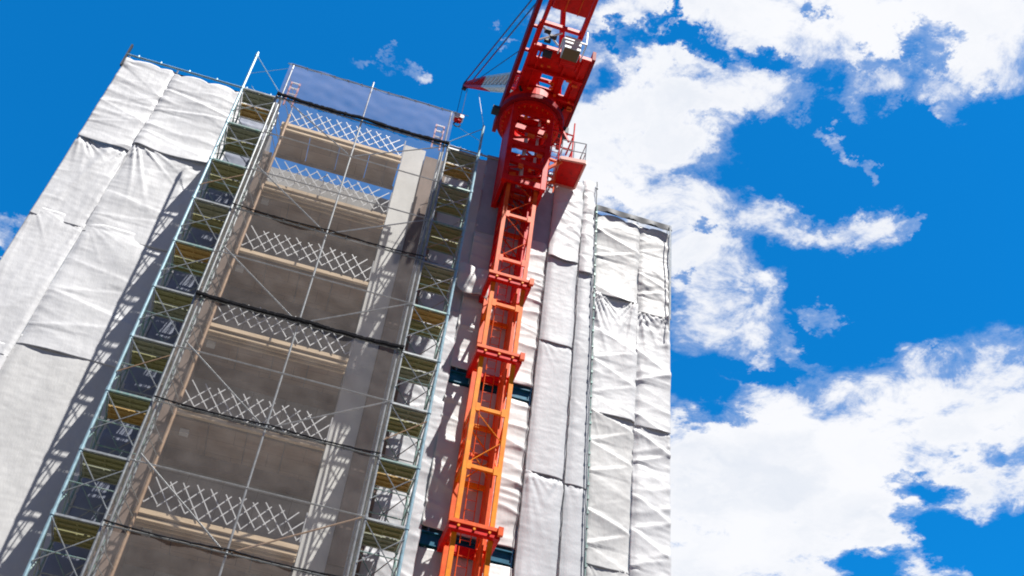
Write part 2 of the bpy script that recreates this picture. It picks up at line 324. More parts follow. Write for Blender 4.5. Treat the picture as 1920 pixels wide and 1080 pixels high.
# ------------------------------------------------------------------ scaffold towers with decks
def tower(name, xs, kmin, kmax, label, outer, topz):
    x0, x1 = xs
    root = tag(empty(name, ((x0 + x1) / 2, YF, 0)), label, 'scaffold tower', 'deck towers either side of the open floors')
    xo = x0 if outer < 0 else x1; xi = x1 if outer < 0 else x0
    def pole(x, y, zt, m, r=.03):
        p = MB().tube((x, y, 0), (x, y, zt), r, 8)
        k = int((zt - Z0) / LV) + 1
        for q in range(-3, k):
            z = lev(q)
            if z < zt: p.tube((x, y, z - .06), (x, y, z + .06), r + .014, 8)
        p.build('pole', m, root)
    pole(xo, YF, topz, M['blue_tube'], .042); pole(xi, YF, lev(10) + .25, M['tube'], .034)
    pole(xo, YB, topz - .5, M['teal_tube']); pole(xi, YB, lev(10) + .2, M['teal_tube'])
    rr = random.Random(name)
    for k in range(kmin, kmax + 1):
        z = lev(k)
        b = MB().bar((x0, YF, z - .02), (x1, YF, z - .02), .055, .05, (0, 0, 1)).tube((x0, YB, z - .02), (x1, YB, z - .02), .022)
        b.tube((x0, YF, z - .05), (x0, YB, z - .05), .022).tube((x1, YF, z - .05), (x1, YB, z - .05), .022)
        b.build('ledger', rr.choice([M['teal_tube'], M['tube'], M['tube']]), root)
        kinds = [rr.choice(['deck_olive', 'deck_ochre', 'deck_grey', 'deck_olive']) for _ in range(2)]
        yy = [YF + .06, YF + .60, YF + 1.12]
        for j in range(2):
            d = MB(); ya, yb = yy[j] + .01, yy[j + 1] - .03; zz = z + .02 - .05 * j
            d.box(x0 + .03, x1 - .03, ya, yb, zz, zz + .03)
            nrib = 3
            for q in range(nrib):                        # folded ribs below the plank
                yc = ya + .03 + q * (yb - ya - .09) / (nrib - 1)
                d.box(x0 + .035, x1 - .035, yc, yc + .035, zz - .05, zz)
            for q in range(3):
                xc = x0 + .06 + q * (x1 - x0 - .16) / 2; d.box(xc, xc + .04, ya + .002, yb - .002, zz - .03, zz + .001)
            d.build('deck_plank', M[kinds[j]], root)
        if k > kmin:
            zb = lev(k - 1)
            def br(m, *pq):
                q = MB()
                for a, b_ in pq: q.tube(a, b_, .015, 5)
                q.build('brace', m, root)
            br(M['tube'], ((x0 + .02, YF - .03, z - .12), (x1 - .02, YF - .03, z - 1.38)))
            br(M['brown_tube'] if k % 4 == 0 else M['tube'], ((x1 - .02, YF - .045, z - .35), (x0 + .02, YF - .045, z - 1.2)))
            br(M['teal_tube'], ((xo, YF, z - .1), (xo, YB, zb + .25)), ((xo, YB, z - .15), (xo, YF, zb + .2)))
            br(M['teal_tube'], ((x0, YB + .02, z - .1), (x1, YB + .02, zb + .3)))
            br(M['tube'], ((x1, YB + .04, z - .1), (x0, YB + .04, zb + .3)))
            br(M['tube'], ((xi, YF, z - .15), (xi, YB, zb + .3)))
            q = MB().tube((x0, YF + .02, zb + .85), (x1, YF + .02, zb + .85), .016).tube((xi, YF, zb + .9), (xi, YB, zb + .9), .014)
            q.build('mid_rail', M['teal_tube'], root)
            if k % 3 == 0: MB().box(x0 + .05, x1 - .05, YB - .03, YB - .005, zb + .06, zb + .2).build('toe_board', M['deck_ochre'], root)
            # guard rail stub and couplers
            q = MB().tube((x0, YB, zb + .9), (x1, YB, zb + .9), .02).tube((xo, YF, zb + .95), (xo, YB, zb + .95), .018)
            q.build('guard_rail', rr.choice([M['tube'], M['teal_tube']]), root)
    # loose top brace over the last deck
    MB().tube((xo, YF, topz - .15), (xi, YF, lev(10) + .3), .014).build('brace', M['blue_tube'], root)
    MB().tube((xi, YF, topz - .35), (xo, YF, lev(10) + .75), .008).build('brace', M['blue_tube'], root)
    MB().tube((xo, YB, topz - .3), (xi, YB, lev(10) + .4), .01).build('brace', M['blue_tube'], root)
    return root
tower('scaffold_tower', XL, -1, 10, 'left scaffold tower of decks, cross braces and pale blue pole', -1, 31.88)
tower('scaffold_tower', XR, -1, 10, 'right scaffold tower of decks, between the open floors and the orange crane mast', 1, 31.55)

# ------------------------------------------------------------------ scaffold in front of the open floors
sb = tag(empty('scaffold_bay', (XM, YF, 0)), 'wide grey tube scaffold of V braces and rails before the open concrete floors', 'scaffold')
MB().tube((XL[1] + .13, YF, 0), (XL[1] + .13, YF, 31.75), .03, 8).build('pole', M['tube'], sb)
MB().tube((XR[0] - .13, YF, 0), (XR[0] - .13, YF, 31.8), .03, 8).build('pole', M['tube'], sb)
MB().tube((XM, YF, 0), (XM, YF, 32.1), .028, 8).build('pole', M['tube'], sb)
MB().tube((-3.35, YB - .1, 0), (-3.35, YB - .1, 30.6), .045, 8).build('pole', M['brown_tube'], sb)
MB().tube((-3.72, YB - .05, 0), (-3.72, YB - .05, 30.6), .03, 8).build('pole', M['tube'], sb)
MB().tube((1.62, YB - .1, 0), (1.62, YB - .1, 30.9), .035, 8).build('pole', M['tube'], sb)
for k in range(-2, 11):
    z = lev(k)
    MB().tube((XL[1], YF - .02, z), (XR[0], YF - .02, z), .022).build('rail', M['tube'], sb)
    MB().tube((XL[1] + .13, YF, z - .08), (XL[1] + .13, YB - .1, z - .08), .02).tube((XR[0] - .13, YF, z - .08), (XR[0] - .13, YB, z - .08), .02).build('transom', M['tube'], sb)
    q = MB()
    for hh in (.45, .9, 1.3): q.tube((XL[1] + .1, YF + .02, z + hh), (-3.35, YB - .1, z + hh), .012)
    q.build('rung', M['tube'], sb)
for k in (-1, 1, 3, 5, 7, 9):
    zt = lev(k + 1)
    MB().tube((XL[1] + .2, YF - .04, zt + (.2 if k < 9 else .05)), (XM - .1, YF - .04, lev(k) + .04), .021).build('brace', M['tube'], sb)
    MB().tube((XR[0] - .1, YF - .04, zt - .05), (XM + .1, YF - .04, lev(k) + .04), .021).build('brace', M['brown_tube'] if k < 2 else M['tube'], sb)
MB().tube((XL[1] - .05, YF, 31.79), (XR[0] + .05, YF, 31.79), .026).build('top_rail', M['blue_tube'], sb)

# red and white square frames at the two top corners
for x, lb in ((-3.42, 'small red and white frame behind the top left corner of the netting'), (1.38, 'small red and white frame behind the top right corner of the netting')):
    r = tag(empty('marker_frame', (x, YF + .3, 30.1)), lb, 'frame')
    y = YF + .3
    q = MB()
    for dx in (-.13, .13): q.bar((x + dx, y, 30.1), (x + dx, y, 31.3), .05, .05)
    q.build('red_post', mat('faded_red_paint', (.75, .30, .30), .5), r)
    q = MB()
    for z in (30.35, 30.7, 31.0, 31.28): q.bar((x - .13, y, z), (x + .13, y, z), .05, .04)
    q.build('white_rung', M['white'], r)

# ------------------------------------------------------------------ grey netting in front of the open floors
def netting(z0, z1, label, m, seam, name='mesh_sheet'):
    root = tag(empty(name, (XM, YF - .08, z0)), label, 'netting', 'grey netting sheets over the open floors')
    s = MB(); nx, nz = 90, 30; rr = random.Random(z0)
    for j in range(nz + 1):
        for i in range(nx + 1):
            x = XL[1] + .03 + (XR[0] - XL[1] - .06) * i / nx; t = j / nz
            z = z0 + (z1 - z0) * t
            sag = .05 * math.sin(math.pi * ((x - XL[1]) / 2.76 % 1)) * (1 - t) * -1
            y = YF - .085 + .035 * noise.noise(Vector((x * .9, z * .6, z0))) + .03 * noise.noise(Vector((x * 2.2 + z * 1.4, z * 2.2 - x, z0 + 4))) - .03 * math.sin(math.pi * t)
            s.v.append(Vector((x, y, z + sag)))
    for j in range(nz):
        for i in range(nx):
            a = j * (nx + 1) + i; s.f.append((a, a + 1, a + nx + 2, a + nx + 1))
    s.build('net_cloth', m, root, True)
    q = MB(); pts = []
    for i in range(61):
        x = XL[1] + (XR[0] - XL[1]) * i / 60; pts.append((x, YF - .10 - .02 * rr.random(), z0 - .03 + rr.uniform(-.02, .02) * seam * 8 - .05 * math.sin(math.pi * ((x - XL[1]) / 2.76 % 1))))
    for a, b in zip(pts, pts[1:]): q.tube(a, b, seam * rr.uniform(.8, 1.15), 6)
    q.build('hem', M['black'], root)
    q = MB(); x = XL[1] + .1
    while x < XR[0]: q.tube((x, YF - .11, z1 - .06), (x + .02, YF - .04, z1 + .06), .012, 4).tube((x + .02, YF - .04, z1 + .06), (x + .05, YF + .03, z1 - .02), .012, 4); q.tube((x, YF - .10, z1 - .05), (x + .46, YF - .10, z1 - .05), .008, 4); x += .45
    q.build('lashing', M['rope'], root)
netting(lev(10) + .1, 31.74, 'dense lilac grey netting along the very top, plain sky behind it', M['mesh_top'], .062)
netting(lev(7) + .1, lev(10), 'grey netting hung between the top black seam and the thin seam below the roof floor', M['mesh'], .021)
netting(lev(5) + .08, lev(7), 'grey netting that ends in the thick black seam at mid height', M['mesh'], .065)
netting(lev(3) + .08, lev(5), 'grey netting just below the thick black seam at mid height', M['mesh'], .022)
netting(lev(1) + .08, lev(3), 'grey netting in front of the lowest lattice guard', M['mesh'], .021)
netting(lev(-1.4), lev(1), 'lowest grey netting at the bottom edge of the photo', M['mesh'], .022)

# ------------------------------------------------------------------ white sheets
def ridged(v):
    return 1 - abs(noise.noise(v)) * 2
def sheet(xa, xb, z1, z0, label, m='sheet', amp=1.0, seed=0, scallop=0.0, fan=0.0, swag=0.0, pleat=1.0, lace=None, yoff=0.0, dip=(1, 1), cat='sheet', group=None, zig=0.0, vfold=0.0, tuck=None):
    """xa / xb: (x at z=32, x drift per metre down) of the two edges; cloth hangs from z1 down to z0"""
    top = z1; z1 = z1 + (.0 if scallop else .38); xa = (xa[0] - .015, xa[1]); xb = (xb[0] + .015, xb[1])
    W = xb[0] - xa[0]; H = z1 - z0; nx = max(8, int(W / .045)); nz = max(8, int(H / .045))
    s = MB(); rr = random.Random(seed * 7.7 + 1); sd = seed * 13.7
    ties = [rr.uniform(.1, .9) * H for _ in range(int(H / 1.2) + 1)]
    diag = [(rr.choice((0, 1)), rr.uniform(.05, 1) * H, rr.uniform(-.8, .8), rr.uniform(.4, 1)) for _ in range(int(H * 1.3) + 2)]
    P = rr.uniform(.95, 1.35); ph = rr.random(); tk = tuck if tuck is not None else (.13 if fan > 1 else .045)
    def ex(e, z): return e[0] + e[1] * (32 - z)
    for j in range(nz + 1):
        t = j / nz; zz = z1 - H * t
        for i in range(nx + 1):
            u = i / nx; xl, xr = ex(xa, zz), ex(xb, zz); x = xl + (xr - xl) * u; z = zz
            X = u * W; D = t * H; ed = min(u, 1 - u) * W
            if scallop:
                z -= scallop * (1 - abs(math.cos(math.pi * (X + .2) / .9)) ** .6) * math.exp(-D * 3)
            y = 0.0
            # bulge of the cloth between its edges, valley at the edges
            y -= .025 * amp * math.sin(math.pi * u) ** .7
            if dip[0]: y += .05 * math.exp(-(u * W / .10) ** 2)
            if dip[1]: y += .05 * math.exp(-((1 - u) * W / .10) ** 2)
            # horizontal tension pleats, strongest next to the edges
            edge = math.exp(-ed / .55)
            tl = .55 * noise.noise(Vector((sd, D * .35, 4.4))) * X
            p = ridged(Vector((X * .30 + sd, (D + tl) * 1.5 + .35 * noise.noise(Vector((X * .8, D * .6, sd))), sd)))
            y -= .050 * pleat * amp * max(0, p) ** 2.2 * (.25 + edge)
            p2 = ridged(Vector((X * .55 + sd, (D - tl * .7) * 3.6, sd + 3)))
            y -= .022 * pleat * amp * max(0, p2) ** 2 * (.12 + edge * 1.2) * (.5 + noise.noise(Vector((X * .6, D * .5, sd + 6))))
            y -= .006 * noise.noise(Vector((X * 9, D * 2.2, sd + 2))) + .004 * noise.noise(Vector((X * 3, D * 11, sd + 7)))
            # large soft facets
            y -= .07 * amp * noise.noise(Vector((X * .7 + sd, D * .55, sd + 9)))
            # creases running down and across from tie points
            for sde, dz, sl, st in diag:
                ux = X if sde == 0 else W - X
                dd = D - dz - sl * ux
                y -= .038 * amp * pleat * st * math.exp(-(dd / .055) ** 2) * math.exp(-ux / 1.0) if dd > 0 else .038 * amp * pleat * st * math.exp(-(dd / .22) ** 2) * math.exp(-ux / 1.0)
            if zig:                                       # taut creases running from edge to edge in zigzags
                q_ = D / P + ph + .10 * noise.noise(Vector((X * .5, D * .4, sd + 20))); kf = math.floor(q_); fr_ = q_ - kf; uu = X / W
                am = .55 + .45 * math.sin(kf * 2.4 + sd)
                d1 = (fr_ - .5 * uu) * P; d2 = (fr_ - 1 + .5 * uu) * P
                hgt = max(math.exp(-abs(d1) / (.05 if d1 < 0 else .30)), math.exp(-abs(d2) / (.05 if d2 < 0 else .26)) * .8)
                y -= zig * .055 * am * hgt
            if vfold:
                y -= vfold * .05 * (max(0, ridged(Vector((X * 1.1 + D * .05 + sd, D * .16, sd + 31)))) ** 2) + vfold * .02 * noise.noise(Vector((X * 4, D * .4, sd + 33)))
            if fan:                                       # folds that fan out from the two top corners
                for cx in (0, W):
                    r = math.hypot(X - cx, D + .02); a = math.atan2(D + .02, abs(X - cx)); wt = max(0, 1 - abs(X - cx) / W * (1.35 if cx == 0 else 1.9))
                    fz = noise.noise(Vector((a * 4.2 + sd + cx, r * .25, sd)))
                    y -= fan * .085 * (max(0, 1 - abs(fz) * 3.2) ** 1.5) * math.exp(-r / 1.5) * min(1, r / .3) * wt
                y += fan * .03 * math.exp(-(D / .25) ** 2) * math.sin(math.pi * u)
            if swag:                                      # the hem billows out at the bottom
                e = math.exp(-((H - D) / .30) ** 2); y -= swag * .55 * e * math.sin(math.pi * u) ** .6
                z -= swag * 1.1 * e * math.sin(math.pi * u)
            if not scallop: y += tk * max(0, 1 - D / .5)
            y = min(y, .14 if yoff <= 0 else .05)
            s.v.append(Vector((x, YW + yoff + y, z)))
    for j in range(nz):
        for i in range(nx):
            a = j * (nx + 1) + i; s.f.append((a, a + 1, a + nx + 2, a + nx + 1))
    o = s.build('safety_sheet', M[m], None, True)
    so = o.modifiers.new('thick', 'SOLIDIFY'); so.thickness = .006
    tag(o, label, cat, group or 'white sheets tied over the scaffolding')
    if lace:
        for side in lace:
            e = xa if side == 'l' else xb; q = MB(); pts = []; z = z1
            while z > z0: pts.append((ex(e, z) + rr.uniform(-.014, .014), YW + yoff - .012 + rr.uniform(-.012, .008), z)); z -= .21
            pts.append((ex(e, z0), YW + yoff, z0))
            q.path(pts, .015, 5)
            q.build('lacing_rope', M['rope'], o)
    return o
# left wing: two columns
EL0 = (-9.02, -.0194); EL1 = (-7.41, -.035); EL2 = (-4.9, 0.0); EL3 = (-3.95, 0)
sheet(EL0, EL1, 32.08, 27.85, 'topmost left sheet, at the upper left corner of the sheeted wing', amp=.8, seed=1, scallop=.10, swag=0.06, dip=(0, 1), pleat=0.8, zig=0.5)
sheet(EL0, EL1, 27.75, 24.3, 'left edge sheet with folds fanning from its top corner, below the corner sheet', amp=.8, seed=2, fan=1.6, pleat=0.2, swag=0, dip=(0, 1), vfold=1.0)
sheet(EL0, EL1, 24.25, 19.4, 'smooth sheet on the left edge of the left wing, cut by the frame', amp=.7, seed=3, fan=0.5, pleat=0.12, swag=0, dip=(0, 1), vfold=0.9, tuck=0.02)
sheet(EL0, EL1, 19.4, 13.0, 'lowest sheet on the far left edge', amp=.7, seed=4, pleat=0.12, dip=(0, 1), vfold=0.5, tuck=0.01)
sheet(EL1, EL2, 32.0, 28.2, 'bright creased sheet beside the top of the left scaffold tower', amp=1.1, seed=5, scallop=.16, swag=0.16, dip=(1, 0), pleat=0.7, zig=0.7)
sheet(EL1, EL2, 28.1, 24.2, 'sheet with fanning folds beneath the dark swag, left of the scaffold tower', amp=1.0, seed=6, fan=1.4, pleat=0.4, dip=(1, 0), swag=0, vfold=0.5, zig=0.3)
sheet(EL1, EL2, 24.2, 19.9, 'sheet with long diagonal creases beside the left scaffold tower', amp=1.0, seed=7, pleat=0.3, fan=0.3, dip=(1, 0), swag=0, zig=0.5, vfold=0.3, tuck=0.02)
sheet(EL1, EL2, 19.85, 12.6, 'flat pale sheet striped by the scaffold shadow at lower left', 'sheet_c', amp=0.4, seed=8, pleat=0.1, fan=0, dip=(1, 0), tuck=0.015, vfold=0.3)
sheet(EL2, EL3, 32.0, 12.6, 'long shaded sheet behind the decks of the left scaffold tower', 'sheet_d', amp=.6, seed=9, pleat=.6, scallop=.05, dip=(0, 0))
# middle wall behind the crane
E4 = (1.95, 0); E5 = (3.3, 0); E6 = (5.76, .004)
sheet(E4, E5, 32.15, 12.6, 'long sheet behind the decks of the right scaffold tower', 'sheet_b', amp=.8, seed=10, pleat=0.6, scallop=.05, dip=(0, 0), zig=0.5)
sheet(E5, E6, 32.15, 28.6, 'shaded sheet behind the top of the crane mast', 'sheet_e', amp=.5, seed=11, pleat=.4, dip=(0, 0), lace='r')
sheet(E5, E6, 28.55, 22.85, 'pleated sheet behind the crane mast, above the upper teal beam', 'sheet_c', amp=1.0, seed=12, pleat=1.0, dip=(0, 1), swag=.06, lace='r', zig=0.6)
sheet(E5, E6, 21.90, 17.5, 'pleated sheet behind the crane mast, between the two teal beams', 'sheet_c', amp=1.0, seed=13, pleat=1.1, dip=(0, 1), swag=0.03, lace='r', zig=0.4)
sheet(E5, E6, 16.55, 12.4, 'pleated sheet behind the crane mast, under the lower teal beam', 'sheet_c', amp=1.0, seed=14, pleat=0.9, dip=(0, 1), lace='r')
# right block next to the crane
E7 = (6.76, .013); E8 = (7.22, .030)
YB1 = -.10
sheet(E6, E7, 32.2, 28.35, 'bright wrinkled sheet at the top right of the crane mast', amp=1.1, seed=15, scallop=.05, swag=0.14, yoff=YB1, lace='r', zig=1.0, pleat=0.6)
sheet(E7, E8, 32.2, 28.0, 'narrow wrinkled sheet at the top, where the roof line steps down', amp=1.0, seed=16, swag=0.05, yoff=YB1, lace='r', zig=0.7, pleat=0.5)
sheet(E6, E7, 28.3, 24.7, 'smooth grey sheet under the swag right of the crane mast', 'sheet_b', amp=.35, seed=17, fan=.4, pleat=0.12, yoff=YB1, lace='lr', swag=0.05, vfold=0.2)
sheet(E7, E8, 28.0, 19.8, 'narrow flat grey sheet between two laced seams', 'sheet_b', amp=.3, seed=18, pleat=0.12, yoff=YB1, lace='r', zig=0.2)
sheet(E6, E7, 24.6, 19.9, 'flat smooth grey sheet at mid height right of the crane mast', 'sheet_b', amp=.25, seed=19, fan=.5, pleat=0.1, yoff=YB1, lace='lr', vfold=0.2)
sheet(E6, E7, 19.85, 12.4, 'bottom sheet with fanned folds just right of the crane mast', 'sheet_b', amp=.5, seed=20, fan=1.2, pleat=0.2, yoff=YB1, lace='lr')
sheet(E7, E8, 19.75, 12.4, 'narrow bottom sheet between the laced seams', 'sheet_b', amp=.4, seed=21, fan=.8, pleat=0.2, yoff=YB1, lace='r')
# right wing, lower roof line
E9 = (8.88, .004); E10 = (9.92, .011)
sheet(E8, E9, 31.12, 27.35, 'cream wrinkled sheet under the dark scalloped edge, left half of the right wing', 'sheet_c', amp=1.0, seed=22, scallop=.16, pleat=0.5, swag=0.09, zig=1.2)
sheet(E9, E10, 31.10, 27.05, 'wrinkled sheet at the upper right corner of the building', 'sheet_c', amp=1.1, seed=23, scallop=.16, pleat=0.6, swag=0.08, dip=(1, 0), zig=1.2)
sheet(E8, E9, 27.35, 22.6, 'sheet with deep dark fan folds at its top on the right wing', amp=1.1, seed=24, fan=2.8, pleat=0.3, swag=0.02, zig=0.8, tuck=0.16)
sheet(E9, E10, 27.1, 22.5, 'right edge sheet with folds drawn to its top left corner', amp=1.1, seed=25, fan=2.4, pleat=0.4, swag=0.02, dip=(1, 0), zig=0.9, tuck=0.14)
sheet(E8, E9, 22.6, 17.6, 'large soft creased sheet at mid height on the right wing', 'sheet_c', amp=.9, seed=26, fan=.4, pleat=0.25, swag=0.02, zig=1.0, tuck=.02, yoff=0.05)
sheet(E9, E10, 22.5, 17.4, 'right edge sheet with sharp side wrinkles at mid height', amp=1.0, seed=27, fan=.5, pleat=0.5, swag=0.02, dip=(1, 0), zig=1.1, tuck=.02, yoff=0.05)
sheet(E8, E9, 17.6, 12.4, 'bottom sheet of the right wing beside the dotted seam', 'sheet_c', amp=.8, seed=28, fan=.5, pleat=0.25, zig=0.8, tuck=.02, yoff=0.09)
sheet(E9, E10, 17.4, 12.4, 'bottom right corner sheet of the building', amp=.9, seed=29, fan=.5, pleat=0.4, dip=(1, 0), zig=0.9, tuck=.02, yoff=0.09)

# scaffolding that carries the sheets (poles behind, top rails in view)
def carrier(label, edges, ztop, rail_m, y=YW + .12):
    root = tag(empty('sheeted_scaffold', (edges[0], y, 0)), label, 'scaffold', 'scaffolds that carry the white sheets')
    for x in edges: MB().tube((x, y, 0), (x, y, ztop + .12), .03, 6).build('pole', M['tube'], root)
    MB().tube((edges[0] - .1, y - .14, ztop + .05), (edges[-1] + .1, y - .14, ztop + .05), .035, 8).build('top_rail', rail_m, root)
    MB().tube((edges[0], y, ztop - .10), (edges[-1], y, ztop - .10), .055, 6).build('under_rail', M['dark'], root)
    x = edges[0] + .3; rr = random.Random(label)
    while x < edges[-1]:
        q = MB(); q.tube((x, y - .14, ztop + .05), (x, y - .14, ztop + .05 + .001 + .09), .03, 5); x += rr.uniform(.7, 1.1)
        q.build('coupler', M['blue_tube'], root)
    for k in range(0, 9):
        z = ztop - 1.0 - k * 1.9
        MB().tube((edges[0], y, z), (edges[-1], y, z), .024, 5).build('ledger', M['tube'], root)
    return root
carrier('left wing scaffold with a light blue rail along its top, wrapped in white sheets', [-9.0, -7.4, -5.2, -3.9], 32.16, M['blue_tube'])
carrier('scaffold behind the crane mast whose top rail runs at the roof step', [2.0, 3.5, 5.75, 6.8, 7.2], 32.3, M['tube'])
rw = carrier('right wing scaffold under a dark scalloped top edge', [7.25, 8.85, 9.95], 31.25, M['dark'])
# dark scalloped strip added for the shaded gap between rail and sheets
def dark_gap_strip(x0, x1, z, h, y, parent):
    s = MB(); n = 90
    for i in range(n + 1):
        x = x0 + (x1 - x0) * i / n; sc_ = .45 + .55 * abs(math.cos(math.pi * (x - x0) / .85)) ** .8
        for t in (0, .5, 1): s.v.append(Vector((x, y - .03 * math.sin(x * 9) * t, z - h * t * (.35 + .65 * sc_))))
    for i in range(n):
        for t in range(2): a = i * 3 + t; s.f.append((a, a + 3, a + 4, a + 1))
    o = s.build('dark_gap_strip', M['dark'], parent); m_ = o.modifiers.new('t', 'SOLIDIFY'); m_.thickness = .01
dark_gap_strip(7.22, 9.97, 31.36, .27, YW - .16, rw)
# right edge pole in front of the corner
MB().tube((9.9, YW - .22, 26.4), (9.9, YW - .22, 31.3), .02).tube((9.98, YW - .1, 27), (9.98, YW - .1, 31.4), .025).build('corner_pole', M['tube'], rw)
# dark post on the upper left corner
MB().box(-9.1, -9.04, YW - .05, YW + .05, 31.6, 32.75).build('corner_post', M['dark'], [o for o in bpy.data.objects if o.name == 'sheeted_scaffold'][0])

# dotted tie seam along the step
q = MB()
for i in range(38):
    z = 30.9 - i * .5 + random.uniform(-.1, .1); x = 7.22 + .03 * (32 - z)
    q.box(x - .03, x + .03, YW - .24, YW - .2, z, z + random.uniform(.05, .12))
q.tube((7.26, YW - .2, 31.3), (7.78, YW - .2, 12.4), .022)
tag(q.build('seam_pole', M['teal_tube']), 'thin green pole with dark ties down the step between the two right sheet blocks', 'pole')

# loose flap of sheet left of the crane mast
s = MB(); nx, nz = 30, 30
for j in range(nz + 1):
    for i in range(nx + 1):
        u, t = i / nx, j / nz; x = 2.95 + 1.0 * u + .05 * t; z = 26.75 - .10 * u - (1.05 + .25 * u + .12 * math.sin(math.pi * 2 * u)) * t
        s.v.append(Vector((x, YW - .34 - .07 * math.sin(math.pi * t * .9) - .10 * max(0, u - .6) + .07 * noise.noise(Vector((x * 3, z * 3, 5))), z)))
for j in range(nz):
    for i in range(nx):
        a = j * (nx + 1) + i; s.f.append((a, a + 1, a + nx + 2, a + nx + 1))
o = s.build('loose_sheet', M['sheet_c'], None, True); o.modifiers.new('t', 'SOLIDIFY').thickness = .006
tag(o, 'loose pale sheet bulging out between the right tower and the crane mast', 'sheet')

# ------------------------------------------------------------------ teal beams that tie the crane to the building
for z, lb in ((22.55, 'upper dark teal steel beam crossing behind the crane mast'), (17.2, 'lower dark teal steel beam crossing behind the crane mast')):
    r = tag(empty('tie_beam', (4.4, YW - .15, z)), lb, 'beam', 'teal steel beams across the middle wall')
    y0, y1 = YW - .02, YW + .3
    MB().box(2.75, 5.74, y0 + .02, y1, z - .19, z - .155).box(2.75, 5.74, y0, y1, z + .155, z + .19).build('flange', M['teal'], r)
    MB().box(2.76, 5.73, y0 + .08, y0 + .11, z - .152, z + .152).build('web', M['teal'], r)
    q = MB()
    for x in (3.3, 3.9, 5.1): q.box(x, x + .03, y0 + .01, y0 + .078, z - .15, z + .15)
    q.build('stiffener', M['blue_tube'], r)

# ------------------------------------------------------------------ tower crane
cr = tag(empty('tower_crane', (4.47, 24.6, 0)), 'orange and red tower crane standing against the sheeted building', 'crane')
CX0, CX1, CY0, CY1 = 3.93, 4.97, 24.08, 25.04
def mast_section(z0, z1, bars, matf, side):
    root = MB()
    for x in (CX0 + .06, CX1 - .06): root.box(x - .06, x + .06, CY0, CY0 + .12, z0, z1)
    root_o = root.build('mast_section', matf, cr)
    q = MB()
    for x in (CX0 + .06, CX1 - .06): q.box(x - .07, x + .07, CY1 - .14, CY1, z0, z1)
    q.box(CX1 - .23, CX1 - .19, CY0 + .13, CY1 - .15, z0, z1)       # rack plate on the right hand side
    q.box(CX1 - .25, CX1 - .135, CY1 - .10, CY1 - .05, z0, z1)
    q.build('rear_chord', side, root_o)
    q = MB()
    for x in (4.28, 4.55): q.tube((x, CY1 - .22, z0), (x, CY1 - .22, z1), .014, 5)
    zz_ = z0 + .1
    while zz_ < z1 and z1 > 10: q.tube((4.28, CY1 - .22, zz_), (4.55, CY1 - .22, zz_), .009, 4); zz_ += .3
    q.build('ladder', side, root_o)
    for z in bars:
        if z0 <= z <= z1:
            h = MB()
            for gx in (CX0 + .10, CX1 - .22): h.box(gx, gx + .12, CY0 - .008, CY0 + .03, z - .13, z + .13)
            h.box(CX0 + .121, CX1 - .121, CY0 + .02, CY0 + .10, z - .055, z + .055)
            h.box(CX0 + .131, CX1 - .131, CY1 - .12, CY1 - .03, z - .07, z + .07)
            h.box(CX0 + .01, CX0 + .08, CY0 + .121, CY1 - .141, z - .06, z + .06)
            h.build('crossbar', matf, root_o)
    d = MB(); d2 = MB()
    zz = [z for z in bars if z0 - 1e-3 <= z <= z1 + 1e-3]
    for a, b in zip(zz, zz[1:]):
        mid = (a + b) / 2
        d.tube((CX0 + .1, CY1 - .08, a), (CX1 - .1, CY1 - .08, mid), .022).tube((CX1 - .1, CY1 - .08, mid), (CX0 + .1, CY1 - .08, b), .022)
        d.tube((CX0 + .1, CY0 + .5, mid + .1), (CX1 - .2, CY0 + .6, a + .1), .014)
        d.tube((CX0 + .1, CY0 + .05, a + .07), (CX1 - .1, CY0 + .05, mid), .015).tube((CX1 - .1, CY0 + .05, mid), (CX0 + .1, CY0 + .05, b - .07), .015)
        d.tube((CX0 + .1, CY1 - .06, b), (CX1 - .1, CY1 - .06, mid), .016)
        d2.bar((CX1 - .06, CY0 + .1, a), (CX1 - .06, CY1 - .1, mid), .05, .05, (1, 0, 0)).bar((CX1 - .06, CY1 - .1, mid), (CX1 - .06, CY0 + .1, b), .05, .05, (1, 0, 0))
        d2.bar((CX0 + .1, CY1 - .1, mid), (CX1 - .1, CY1 - .1, mid), .10, .05, (0, 1, 0))
        n = 8
        for i in range(n):                               # climbing rack on the left side
            za = a + (b - a) * i / n; zb = a + (b - a) * (i + 1) / n; ya, yb = (CY0 + .12, CY1 - .15) if i % 2 == 0 else (CY1 - .15, CY0 + .12)
            d2.bar((CX0 + .045, ya, za), (CX0 + .045, yb, zb), .05, .07, (1, 0, 0))
    d.build('lacing', matf, root_o); d2.build('side_lacing', side, root_o)
BARS = [9.5, 11.4, 13.25, 15.1, 17.0, 18.9, 20.8, 22.7, 24.7, 26.6, 28.6, 30.5]
SECT = [(0, 9.4), (9.4, 16.95), (17.05, 22.65), (22.75, 25.6), (25.7, 30.6)]
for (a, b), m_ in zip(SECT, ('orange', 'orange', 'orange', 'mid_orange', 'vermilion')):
    mast_section(a, b, BARS, M[m_], M['vermilion'] if m_ != 'vermilion' else M['red'])  # sides and rear redder than the front, shade put into their colour
